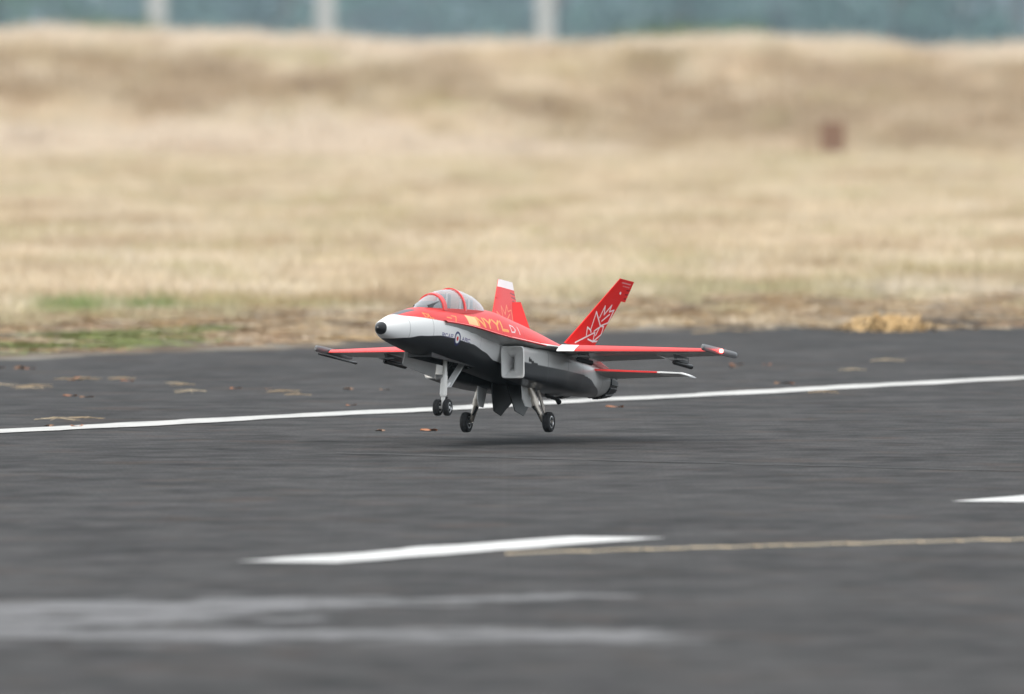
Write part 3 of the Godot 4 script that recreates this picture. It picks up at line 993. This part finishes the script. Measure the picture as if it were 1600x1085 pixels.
func field_color(x: float, z: float, h: float) -> Color:   # what grows at a spot of the field or of the bank
	var d := -z
	var m := n_soft.get_noise_2d(x * 6.0, z * 1.2)
	var f := n_edge.get_noise_2d(x * 1.2, z * 0.5)
	var c := Color(0.70, 0.60, 0.45).lerp(Color(0.71, 0.645, 0.53), clampf(0.5 + m, 0, 1))
	# patches of living grass
	var g := smoothstep(0.0, 0.25, f + 0.5 * m - 0.08)
	c = c.lerp(Color(0.43, 0.41, 0.18), 0.6 * g)
	# swathes of bleached, trampled and thicker growth
	var sw := n_edge.get_noise_2d(x * 0.7 + 300.0, z * 0.6)
	c = c.lerp(Color(0.74, 0.63, 0.50), 0.7 * smoothstep(0.05, 0.3, sw))
	c = c.lerp(Color(0.50, 0.39, 0.25), 0.6 * smoothstep(0.05, 0.3, -sw))
	var tan_ := smoothstep(0.15, 0.5, n_edge.get_noise_2d(x * 0.9 + 80.0, z * 0.22))
	c = c.lerp(Color(0.40, 0.28, 0.17), 0.6 * tan_)
	# two stands of brown brush on the bank, ragged at their edges
	if d > 214.0:
		var rag := 0.55 * f + 0.5 * m
		var right := 1.0 - Vector2((x - 6.2) / 6.0, (z + 232.5) / 8.0).length() + rag
		var left := 1.0 - Vector2((x + 4.5) / 6.5, (z + 236.5) / 4.0).length() + rag
		var brush := smoothstep(0.0, 0.2, maxf(right, left - 0.1)) * (0.6 + 0.6 * smoothstep(-0.3, 0.35, n_edge.get_noise_2d(x * 0.7 - 20.0, z * 0.9)))
		c = c.lerp(Color(0.50, 0.40, 0.29), clampf(brush, 0.0, 1.0))
		# bleached stands: one along the top of the bank, one on the mound before it
		var top := 1.0 - absf(z + 256.0) / 13.5 + 0.4 * rag
		var mound := 1.0 - Vector2((x + 5.0) / 6.5, (z + 224.5) / 6.5).length() + 0.7 * rag
		c = c.lerp(Color(0.78, 0.69, 0.59), 0.85 * smoothstep(0.0, 0.2, maxf(top, mound)))
	return c

func blade_clump(s: int, blades: int, spread: float, tall: float, lean: float, width: float) -> ArrayMesh:
	var r := RandomNumberGenerator.new()
	r.seed = s
	var st := Shape.new()
	for k in blades:
		var g := r.randf() * TAU
		var o := Vector3(cos(g), 0, sin(g)) * spread * sqrt(r.randf())
		var h := tall * r.randf_range(0.55, 1.0)
		var g2 := g + r.randf_range(-1.0, 1.0)
		var out := Vector3(cos(g2), 0, sin(g2)) * lean * h * r.randf_range(0.3, 1.2)
		var s2 := Vector3(-sin(g2 + r.randf_range(-0.9, 0.9)), 0, cos(g2)).normalized() * width * r.randf_range(0.6, 1.2)
		var kk := r.randf_range(0.75, 1.15)
		st.col = Color(kk, kk, kk)
		var a := st.p(o - s2 * 0.5)
		var b := st.p(o + s2 * 0.5)
		var c1 := st.p(o + out * 0.35 + Vector3(0, h * 0.6, 0) - s2 * 0.4)
		var d := st.p(o + out * 0.35 + Vector3(0, h * 0.6, 0) + s2 * 0.4)
		var e := st.p(o + out + Vector3(0, h * 0.95, 0))
		st.quad(a, b, d, c1)
		st.tri(c1, d, e)
	return st.mesh(80.0, false)

func scatter(called: String, m: Mesh, mat: Material, spots: Array, label: String, category: String) -> void:
	var mm := MultiMesh.new()
	mm.transform_format = MultiMesh.TRANSFORM_3D
	mm.use_colors = true
	mm.mesh = m
	mm.instance_count = spots.size()
	for k in spots.size():
		mm.set_instance_transform(k, spots[k][0])
		mm.set_instance_color(k, spots[k][1])
	var o := MultiMeshInstance3D.new()
	o.name = numbered(called)
	o.multimesh = mm
	o.material_override = mat
	o.set_meta("kind", "stuff")
	tag(o, label, category)
	add_child(o, true)

func spot(x: float, y: float, z: float, k: float, c: Color, flat := 1.0) -> Array:
	var b := Basis(Vector3.UP, rng.randf() * TAU).scaled(Vector3(k, k * flat, k))
	return [Transform3D(b, Vector3(x, y, z)), c]

func tree(called: String, label: String, at: Vector3, h: float, r: float, col: Color, sd: int, group: String) -> void:
	var root := Node3D.new()
	root.name = numbered(called)
	add_child(root)
	root.position = at
	tag(root, label, "tree", group)
	var g := RandomNumberGenerator.new()
	g.seed = sd
	var st := Shape.new()
	st.tube([Vector3(0, -0.3, 0), Vector3(0.1, h * 0.35, 0), Vector3(0, h * 0.8, 0.1)], [0.28, 0.2, 0.06], 8)
	var tips := []
	for k in 10:
		var y := h * g.randf_range(0.12, 0.75)
		var a := g.randf() * TAU
		var e := Vector3(cos(a) * r * 0.75, y + g.randf_range(0.2, 1.2), sin(a) * r * 0.75)
		st.tube([Vector3(0.03, y, 0), e * Vector3(0.5, 1, 0.5) + Vector3(0, -0.1, 0), e], [0.1, 0.06, 0.02], 6)
		tips.append(e)
	var bark := paint(Color(0.09, 0.07, 0.05), 0.9, 0.0)
	obj("trunk", st.mesh(60.0), bark, root)
	# leafy clumps spread through the crown, down to the ground like a hedge
	st = Shape.new()
	for k in 60:
		var yy := g.randf()
		var wide := r * sqrt(maxf(0.0, 1.0 - pow(absf(yy - 0.35) / 0.66, 2.0)))
		var a := g.randf() * TAU
		var o := Vector3(cos(a), 0, sin(a)) * wide * sqrt(g.randf()) + Vector3(0, yy * h, 0)
		var cr := r * g.randf_range(0.2, 0.42)
		var tone := g.randf_range(0.85, 1.15)
		for j in 70:
			var d := Vector3(g.randfn(), g.randfn(), g.randfn()).normalized()
			var c := o + d * cr * pow(g.randf(), 0.4)
			if c.y < 0.05:
				c.y = g.randf_range(0.05, 0.4)
			var u := Vector3(g.randfn(), g.randfn(), g.randfn()).normalized() * 0.14
			var w := u.cross(d + Vector3(0.01, 0.5, 0.02)).normalized() * 0.09
			st.col = Color(col.r * tone, col.g * tone, col.b * tone)
			var i := st.p(c - u)
			st.p(c - w)
			st.p(c + u)
			st.p(c + w)
			st.quad(i, i + 1, i + 2, i + 3)
	var lm := vcol(0.7, 0.0)
	lm.backlight_enabled = true
	lm.backlight = Color(0.3, 0.4, 0.3)
	obj("crown", st.mesh(10.0, false), lm, root)

func _ready() -> void:
	rng.seed = 42
	# ---- camera: a long lens at standing height, focused on the jet
	var cam := Camera3D.new()
	cam.name = "camera"
	add_child(cam)
	cam.position = Vector3(0, 1.7, 0)
	cam.rotation.x = -atan(498.5 / 27000.0)
	var att := CameraAttributesPhysical.new()
	att.frustum_focal_length = 597.2
	att.frustum_focus_distance = 70.9
	att.frustum_near = 0.5
	att.frustum_far = 3000.0
	att.exposure_aperture = 5.6
	cam.attributes = att
	cam.fov = rad_to_deg(2.0 * atan(542.5 / 27000.0))
	cam.near = 0.5
	cam.far = 3000.0
	cam.current = true
	# ---- overcast sky, weak soft sun
	var we := WorldEnvironment.new()
	we.name = "environment"
	var env := Environment.new()
	env.background_mode = Environment.BG_SKY
	var sky := Sky.new()
	var sm := ProceduralSkyMaterial.new()
	sm.sky_top_color = Color(0.86, 0.88, 0.90)
	sm.sky_horizon_color = Color(0.80, 0.83, 0.85)
	sm.sky_curve = 0.2
	sm.ground_bottom_color = Color(0.35, 0.33, 0.30)
	sm.ground_horizon_color = Color(0.6, 0.6, 0.58)
	sm.sun_angle_max = 1.0
	sm.sky_energy_multiplier = 1.0
	sky.sky_material = sm
	env.sky = sky
	env.tonemap_mode = Environment.TONE_MAPPER_LINEAR
	env.tonemap_exposure = 1.86
	env.fog_enabled = true
	env.fog_density = 0.0001
	env.fog_light_color = Color(0.80, 0.90, 0.95)
	env.volumetric_fog_enabled = true
	env.volumetric_fog_density = 0.0
	env.sdfgi_enabled = true
	env.ssao_enabled = true
	env.ssil_enabled = true
	we.environment = env
	add_child(we)
	var sun := DirectionalLight3D.new()
	sun.name = "sun"
	sun.rotation_degrees = Vector3(-46, -28, 0)
	sun.light_energy = 0.48
	sun.light_angular_distance = 20.0
	sun.light_color = Color(1.0, 0.97, 0.92)
	sun.shadow_enabled = true
	add_child(sun)

	build_ground()
	build_grass()
	build_far()
	build_jet()
	build_litter()

func build_ground() -> void:
	# soil under the field, the bank and everything to the horizon
	var v := PackedVector3Array()
	var nn := PackedVector3Array()
	var c := PackedColorArray()
	var ix := PackedInt32Array()
	var xs := steps(-22, 22, 0.5, -1500, 1500)
	var zs := []
	for k in steps(85, 320, 1.0, -900, 2600):
		zs.append(-k)
	for z in zs:
		for x in xs:
			var h := ground_height(x, z)
			v.append(Vector3(x, h, z))
			nn.append(Vector3(ground_height(x - 0.5, z) - ground_height(x + 0.5, z), 1.0, ground_height(x, z - 0.5) - ground_height(x, z + 0.5)).normalized())
			var q := field_color(x, z, h)
			q = Color(q.r * 0.95, q.g * 0.94, q.b * 0.92)
			var t := Vector3(x, 0, z).dot(N)
			c.append(q.lerp(verge_color(Vector3(x, 0, z)), smoothstep(41.0, 39.0, t)))
	var m := xs.size()
	for i in zs.size() - 1:
		for j in m - 1:
			var k := i * m + j
			ix.append_array([k, k + m, k + m + 1, k, k + m + 1, k + 1])
	var arr := []
	arr.resize(Mesh.ARRAY_MAX)
	arr[Mesh.ARRAY_VERTEX] = v
	arr[Mesh.ARRAY_NORMAL] = nn
	arr[Mesh.ARRAY_COLOR] = c
	arr[Mesh.ARRAY_INDEX] = ix
	var am := ArrayMesh.new()
	am.add_surface_from_arrays(Mesh.PRIMITIVE_TRIANGLES, arr)
	var soil := vcol(0.95, 0.0)
	soil.albedo_texture = grain(21, 0.03, 0.72, 1.0)
	soil.uv1_triplanar = true
	soil.uv1_world_triplanar = true
	soil.uv1_scale = Vector3(0.8, 0.8, 0.8)
	var o := obj("field", am, soil)
	o.set_meta("kind", "structure")

	# the asphalt
	var tar := vcol(0.82, 0.0)
	tar.albedo_texture = grain(23, 0.05, 0.55, 1.0)
	tar.metallic_specular = 0.2
	tar.uv1_triplanar = true
	tar.uv1_world_triplanar = true
	tar.uv1_scale = Vector3(1.7, 1.7, 1.7)
	sheet("runway", steps(38, 104, 0.13, -200, 500), steps(13.5, 41.0, 0.05, -14, 41.3).filter(func(t): return t < 41.0), 0.0, asphalt_tint, tar)

	# painted lines, worn at their edges
	var line_paint := vcol(0.6, 0.0)
	line_paint.albedo_texture = grain(29, 0.06, 0.84, 1.0)
	line_paint.uv1_triplanar = true
	line_paint.uv1_world_triplanar = true
	line_paint.uv1_scale = Vector3(1.3, 1.3, 1.3)
	painted("edge_line", 30.0, 130.0, 29.22, 0.31, Color(0.58, 0.57, 0.55), line_paint, 1)
	painted("centre_dash", 50.62, 53.5, 21.22, 0.34, Color(0.74, 0.74, 0.73), line_paint, 2)
	painted("centre_dash", 58.02, 61.2, 21.60, 0.28, Color(0.74, 0.74, 0.73), line_paint, 3)
	painted("centre_dash", 42.4, 46.2, 21.0, 0.45, Color(0.74, 0.74, 0.73), line_paint, 4)

	# a tarred joint
	var st := Shape.new()
	var jm := paint(Color(0.046, 0.045, 0.045), 0.8, 0.0)
	var rows := []
	for k in 61:
		var x := -0.7 + 3.7 * k / 60.0
		var z := -68.25 + 1.06 * x + 0.10 * n_mid.get_noise_1d(k * 0.3)
		var w := 0.028 + 0.015 * n_mid.get_noise_1d(k * 0.9 + 40.0)
		rows.append([Vector3(x, 0.004, z - w), Vector3(x, 0.004, z + w)])
	st.grid(rows)
	obj("tar_joint", st.mesh(80.0, false), jm).set_meta("kind", "structure")

func painted(called: String, s0: float, s1: float, t: float, w: float, col: Color, mat: Material, sd: int) -> void:
	var st := Shape.new()
	var rows := []
	var n := int((s1 - s0) / 0.12)
	var cols := []
	for k in n + 1:
		var s := lerpf(s0, s1, float(k) / n)
		var o := (0.09 if sd == 1 else 0.03) * n_big.get_noise_2d(s * 1.2, sd * 20.0) + 0.02 * n_mid.get_noise_2d(s, sd * 9.0)
		var hw := w * (0.5 + 0.12 * n_mid.get_noise_2d(s * 0.7, sd * 31.0))
		var row := []
		for j in 9:
			row.append(on(s, t - 0.012 * (s - 66.0) * float(sd == 1) + o + lerpf(-hw, hw, j / 8.0), 0.004))
		rows.append(row)
	var at := 0
	st.grid(rows)
	for k in st.v.size():
		var q := st.v[k]
		var worn := smoothstep(0.15, 0.6, n_mid.get_noise_2d(q.x * 1.4, q.z * 1.4) + 0.4 * n_fine.get_noise_2d(q.x, q.z))
		st.c[k] = col.lerp(Color(0.20, 0.20, 0.20), 0.55 * worn)
	obj(called, st.mesh(80.0, false), mat).set_meta("kind", "structure")

func build_grass() -> void:
	var straw := vcol(0.85, 0.0)
	straw.backlight_enabled = true
	straw.backlight = Color(0.45, 0.38, 0.26)
	var kinds := [blade_clump(1, 16, 0.14, 0.24, 0.6, 0.012), blade_clump(2, 16, 0.16, 0.20, 0.9, 0.012), blade_clump(3, 14, 0.12, 0.30, 0.45, 0.011)]
	var spots := [[], [], []]
	var z := -98.0
	while z > -226.0:   # the field
		var half := -z * 0.0297 + 2.5 + maxf(0.0, -z - 95.0) * 0.045
		var step := 0.5
		var n := int(half * 2.0 * step * 60.0)
		for k in n:
			var x := rng.randf_range(-half, half)
			var zz := z - rng.randf() * step
			var t := Vector3(x, 0, zz).dot(N)
			var edge := 39.6 + 1.3 * n_edge.get_noise_2d(x * 0.6, zz * 0.4) - 1.6 * smoothstep(0.5, 3.0, x)
			if t < edge and (t < EDGE - 0.2 or n_mid.get_noise_2d(x * 0.6, zz * 0.3) < 0.28):
				continue
			var c := field_color(x, zz, 0.0)
			var young := smoothstep(43.5, 40.0, t) * smoothstep(-0.15, 0.3, n_edge.get_noise_2d(x * 0.7 + 12.0, zz * 0.2))
			c = c.lerp(Color(0.27, 0.26, 0.09), 0.5 * young)
			var lush := clampf(1.3 - Vector2((x + 2.65) / 0.28, (zz + 104.5) / 2.2).length(), 0.0, 1.0)
			lush = maxf(lush, clampf(1.1 - Vector2((x + 2.2) / 0.35, (zz + 105.0) / 1.6).length(), 0.0, 1.0))
			c = c.lerp(Color(0.15, 0.24, 0.06), clampf(lush * 1.1, 0.0, 0.9))
			var kk := rng.randf_range(0.8, 1.2)
			spots[rng.randi() % 3].append(spot(x, ground_height(x, zz) - 0.01, zz, rng.randf_range(0.35, 0.65) * (0.8 + 0.4 * clampf((t - edge) / 3.0, 0.0, 1.0)), Color(c.r * kk, c.g * kk, c.b * kk)))
		z -= step
	for k in 3:
		scatter("dry_grass", kinds[k], straw, spots[k], ["short dry straw grass covering the flat field", "flattened dry straw grass lying over the flat field", "taller dry straw stalks standing in the flat field"][k], "grass")
	# the bank
	spots = [[], []]
	for k in 70000:
		var zz := rng.randf_range(-224.0, -268.0)
		var half := -zz * 0.0297 + 9.0
		var x := rng.randf_range(-half, half)
		var h := ground_height(x, zz)
		var c := field_color(x, zz, h)
		var kk := rng.randf_range(0.82, 1.18)
		var big := 1.0 + 0.7 * smoothstep(-0.1, 0.5, n_edge.get_noise_2d(x * 0.8, zz * 0.5 + 33.0))
		spots[rng.randi() % 2].append(spot(x, h - 0.02, zz, rng.randf_range(0.5, 0.9) * big, Color(c.r * kk, c.g * kk, c.b * kk)))
	scatter("bank_grass", kinds[0], straw, spots[0], "bleached and brown grass growing over the low bank", "grass")
	scatter("bank_grass", kinds[2], straw, spots[1], "tall brown stalks growing over the low bank", "grass")
	# straw litter along the runway's edge
	var litter := Shape.new()
	var r := RandomNumberGenerator.new()
	r.seed = 9
	for k in 10:
		var g := r.randf() * TAU
		var o := Vector3(r.randf_range(-0.14, 0.14), 0.003 + 0.008 * r.randf(), r.randf_range(-0.14, 0.14))
		var d := Vector3(cos(g), r.randf_range(-0.02, 0.10), sin(g)) * r.randf_range(0.04, 0.11)
		var s := Vector3(-sin(g), 0.2, cos(g)) * 0.004
		var kk := r.randf_range(0.6, 1.2)
		litter.col = Color(kk, kk, kk)
		litter.face([o - d - s, o + d - s, o + d + s, o - d + s])
	spots = [[]]
	for k in 9000:
		var zz := rng.randf_range(-86.0, -110.0)
		var half := -zz * 0.0297 + 2.0
		var x := rng.randf_range(-half, half)
		var t := Vector3(x, 0, zz).dot(N)
		var e := EDGE - 0.1 - 1.6 * smoothstep(0.4, 2.5, x) + 0.9 * n_edge.get_noise_2d(x * 1.5, zz * 0.4)
		if t < e or t > 41.5 or n_mid.get_noise_2d(x * 0.5, zz * 0.35 + 7.0) < rng.randf_range(-0.5, 0.3):
			continue
		var c := Color(0.50, 0.38, 0.24).lerp([Color(0.26, 0.14, 0.07), Color(0.55, 0.47, 0.36), Color(0.46, 0.30, 0.13)][rng.randi() % 3], rng.randf())
		if x < -1.6 and t < 38.3 and n_edge.get_noise_2d(x, zz) > -0.2:
			c = Color(0.19, 0.23, 0.06)
		spots[0].append(spot(x, 0.002, zz, rng.randf_range(0.6, 1.5), c))
	scatter("straw_litter", litter.mesh(20.0, false), straw, spots[0], "dry straw and dead leaves strewn along the runway edge", "litter")

func build_far() -> void:
	# concrete posts behind the bank
	var conc := paint(Color(0.42, 0.44, 0.45), 0.85, 0.0)
	conc.albedo_texture = grain(31, 0.04, 0.8, 1.0)
	conc.uv1_triplanar = true
	conc.uv1_scale = Vector3(1.5, 1.5, 1.5)
	for px in [245.0, 508.0, 852.0, 1500.0]:
		var z := -308.0 if px < 1400.0 else -343.0
		var x: float = (px - 800.0) / 27000.0 * -z
		var st := Shape.new()
		var w := 0.18 if px < 1400.0 else 0.16
		var y0 := ground_height(x, z) - 0.3
		st.loft([[Vector3(-w, y0, -w), Vector3(w, y0, -w), Vector3(w, y0, w), Vector3(-w, y0, w)], [Vector3(-w, 3.1, -w), Vector3(w, 3.1, -w), Vector3(w, 3.1, w), Vector3(-w, 3.1, w)], [Vector3(-w * 0.6, 3.3, -w * 0.6), Vector3(w * 0.6, 3.3, -w * 0.6), Vector3(w * 0.6, 3.3, w * 0.6), Vector3(-w * 0.6, 3.3, w * 0.6)]])
		var o := obj("concrete_post", st.mesh(20.0), conc)
		o.position = Vector3(x, 0, z)
		tag(o, "pale concrete post rising behind the crest of the grassy bank", "post", "posts behind the bank")
	# autumn mist lying on the low ground behind the bank
	var mist := FogVolume.new()
	mist.name = "mist"
	mist.size = Vector3(160, 9, 110)
	mist.position = Vector3(0, 4.2, -357)
	var fm := FogMaterial.new()
	fm.density = 0.009
	fm.albedo = Color(0.82, 0.93, 0.99)
	mist.material = fm
	mist.set_meta("kind", "stuff")
	tag(mist, "pale mist hanging among the trees behind the bank", "mist")
	add_child(mist)
	# trees and bushes beyond
	var g := "trees beyond the bank"
	var kinds := [[Color(0.05, 0.115, 0.10), "dark green leafy tree beyond the grassy bank"], [Color(0.09, 0.17, 0.15), "pale blue-green leafy tree beyond the grassy bank"], [Color(0.07, 0.15, 0.075), "mid green leafy tree beyond the grassy bank"]]
	var places := [[-13.5, -345, 2], [-10.2, -332, 2], [-7.2, -350, 0], [-4.4, -338, 1], [-1.8, -352, 0], [0.8, -340, 1], [3.2, -334, 0], [5.8, -350, 1], [7.4, -333, 0], [10.2, -352, 1], [12.4, -336, 0], [15.5, -345, 2], [18.6, -338, 0], [21.5, -350, 1], [24.5, -342, 2], [-16.8, -340, 0], [-20.0, -350, 1], [-23.2, -342, 2], [-12.0, -372, 1], [-8.6, -370, 1], [-5.6, -376, 1], [-3.0, -371, 2], [-0.4, -374, 1], [2.2, -378, 1], [4.6, -370, 2], [8.8, -375, 1], [14.0, -372, 1]]
	for k in places.size():
		var q: Array = places[k]
		tree("leafy_tree", kinds[q[2]][1], Vector3(q[0], ground_height(q[0], q[1]), q[1]), 6.5 + 1.5 * sin(k * 2.3), 2.3 + 0.4 * cos(k * 1.7), kinds[q[2]][0], 100 + k, g)
	# low green growth just behind the crest
	var green := vcol(0.8, 0.0)
	var spots := []
	for k in 2600:
		var zz := rng.randf_range(-267.0, -274.0)
		var x := rng.randf_range(-14.0, 13.0)
		if n_edge.get_noise_2d(x * 0.35, 3.0) + (0.3 if x < -5.7 else -0.3) < 0.0:
			continue
		spots.append(spot(x, ground_height(x, zz) - 0.03, zz, rng.randf_range(1.5, 2.6), Color(0.10, 0.17, 0.06).lerp(Color(0.06, 0.13, 0.05), rng.randf())))
	scatter("green_verge", blade_clump(8, 16, 0.14, 0.34, 0.5, 0.02), green, spots, "tall green weeds growing behind the bank's crest", "weeds")
	# brown marker board at the foot of the bank
	var mb := Node3D.new()
	mb.name = numbered("marker_board")
	add_child(mb)
	mb.position = Vector3(4.1, ground_height(4.1, -221.0), -221.0)
	tag(mb, "small rusty brown marker board on short legs below the bank", "marker")
	var rust := paint(Color(0.27, 0.16, 0.11), 0.85, 0.0)
	rust.albedo_texture = grain(37, 0.03, 0.7, 1.0)
	rust.uv1_triplanar = true
	rust.uv1_scale = Vector3(4, 4, 4)
	var st := Shape.new()
	st.box(Vector3(-0.15, 0.12, -0.02), Vector3(0.15, 0.52, 0.02))
	obj("board", st.mesh(20.0), rust, mb)
	for x in [-0.11, 0.11]:
		st = Shape.new()
		st.box(Vector3(x - 0.02, -0.1, -0.05), Vector3(x + 0.02, 0.45, -0.022))
		obj("leg", st.mesh(20.0), rust, mb)

func ground_px(px: float, py: float) -> Vector3:   # the point of the flat ground under a spot of the photograph
	var p := atan(498.5 / 27000.0)
	var yc := -(py - 542.5) / 27000.0
	var d := Vector3((px - 800.0) / 27000.0, yc * cos(p) - sin(p), -(cos(p) + yc * sin(p)))
	return Vector3(0, 1.7, 0) - d * (1.7 / d.y)

func build_litter() -> void:
	# a tuft of dry grass rooted at the asphalt's edge
	var straw := vcol(0.85, 0.0)
	var st := Shape.new()
	var r := RandomNumberGenerator.new()
	r.seed = 77
	for k in 190:
		var o := Vector3(r.randfn() * 0.085, 0, r.randfn() * 0.16)
		var g := r.randf() * TAU
		var h := r.randf_range(0.03, 0.10) * exp(-10.0 * o.x * o.x)
		var out := Vector3(cos(g) * 0.15, 0, sin(g) * 0.1) * r.randf_range(0.3, 1.2)
		var s := Vector3(0.006, 0, 0.003)
		var kk := r.randf_range(0.7, 1.15)
		st.col = Color(0.58 * kk, 0.40 * kk, 0.20 * kk)
		var a := st.p(o - s)
		st.p(o + s)
		st.p(o + out * 0.6 + Vector3(0, h, 0) + s)
		st.p(o + out * 0.6 + Vector3(0, h, 0) - s)
		st.p(o + out * 1.25 + Vector3(0, h * 0.65, 0))
		st.quad(a, a + 1, a + 2, a + 3)
		st.tri(a + 3, a + 2, a + 4)
	var tuft := obj("grass_tuft", st.mesh(60.0, false), straw)
	tuft.position = ground_px(1386, 517)
	tag(tuft, "golden tuft of dry grass growing at the runway edge", "grass tuft")

	# fallen leaves and straw wisps lying on the asphalt, each a little curled sheet
	var leaf := Shape.new()
	var rows := []
	for k in 9:
		var f := k / 8.0
		var w: float = 0.026 * sin(PI * pow(f, 0.8)) * (1.0 + 0.25 * sin(f * 19.0)) + 0.001
		rows.append([Vector3(lerpf(-0.045, 0.045, f), 0.009 + 0.004 * cos(f * 5.0), -w), Vector3(lerpf(-0.045, 0.045, f), 0.003 + 0.003 * f, 0), Vector3(lerpf(-0.045, 0.045, f), 0.008 - 0.004 * cos(f * 4.0), w)])
	leaf.grid(rows)
	var leaf_mesh := leaf.mesh(60.0, false)
	var wisp := Shape.new()
	for k in 5:
		var y := 0.003 + 0.0015 * k
		var d := Vector3(cos(k * 1.1) * 0.12, 0.004, sin(k * 1.1) * 0.09)
		wisp.tube([-d + Vector3(0, y, 0), Vector3(0.01 * k - 0.02, y + 0.006, 0.006), d + Vector3(0, y, 0)], [0.0012, 0.0018, 0.001], 5)
	var wisp_mesh := wisp.mesh(60.0)
	var orange := [paint(Color(0.36, 0.14, 0.06), 0.8, 0.0), paint(Color(0.24, 0.13, 0.075), 0.8, 0.0)]
	var cream := [paint(Color(0.44, 0.36, 0.25), 0.8, 0.0), paint(Color(0.36, 0.27, 0.17), 0.8, 0.0)]
	for m in orange + cream:
		m.cull_mode = BaseMaterial3D.CULL_DISABLED
	# [x, y in the photograph, leaves, wisps, half width]
	for q in [[22, 577, 4, 0, 34], [20, 606, 0, 4, 40], [150, 595, 4, 3, 55], [115, 620, 2, 0, 25], [295, 602, 0, 2, 40], [310, 612, 0, 1, 30], [400, 607, 2, 0, 35], [455, 616, 0, 2, 32], [570, 610, 2, 0, 35], [525, 637, 1, 0, 25], [110, 656, 0, 2, 40], [95, 668, 3, 0, 35], [630, 675, 3, 0, 45], [1130, 519, 0, 5, 50], [1170, 573, 3, 0, 40], [1335, 582, 0, 1, 22], [1390, 563, 0, 1, 22], [1215, 599, 2, 0, 30], [1300, 616, 0, 1, 25], [960, 640, 1, 0, 20]]:
		for kind in 2:
			for k in q[2 + kind]:
				var o := obj("fallen_leaf" if kind == 0 else "straw_wisp", leaf_mesh if kind == 0 else wisp_mesh, (orange if kind == 0 else cream)[rng.randi() % 2])
				o.position = ground_px(q[0] + rng.randf_range(-1, 1) * q[4], q[1] + rng.randf_range(-2.5, 2.5))
				o.rotation.y = rng.randf() * TAU
				o.scale = Vector3.ONE * rng.randf_range(0.55, 0.95)
				if kind == 0:
					tag(o, "curled orange dead leaf lying on the grey asphalt", "leaf", "dead leaves on the runway")
				else:
					tag(o, "pale wisp of dry straw lying on the grey asphalt", "straw", "straw wisps on the runway")
	# a thin cream cord lying across the asphalt
	st = Shape.new()
	var pts := []
	var radii := []
	for k in 81:
		var f := k / 80.0
		var p := ground_px(lerpf(790.0, 1760.0, f), lerpf(867.0, 840.0, pow(f, 0.92)))
		p.y = 0.0035
		p.z += 0.07 * n_mid.get_noise_1d(k * 0.35) + 0.03 * sin(k * 0.7)
		pts.append(p)
		radii.append(0.0032)
	st.tube(pts, radii, 6)
	tag(obj("cord", st.mesh(60.0), paint(Color(0.72, 0.60, 0.43), 0.8, 0.0)), "thin cream cord lying across the asphalt beside a white dash", "cord")
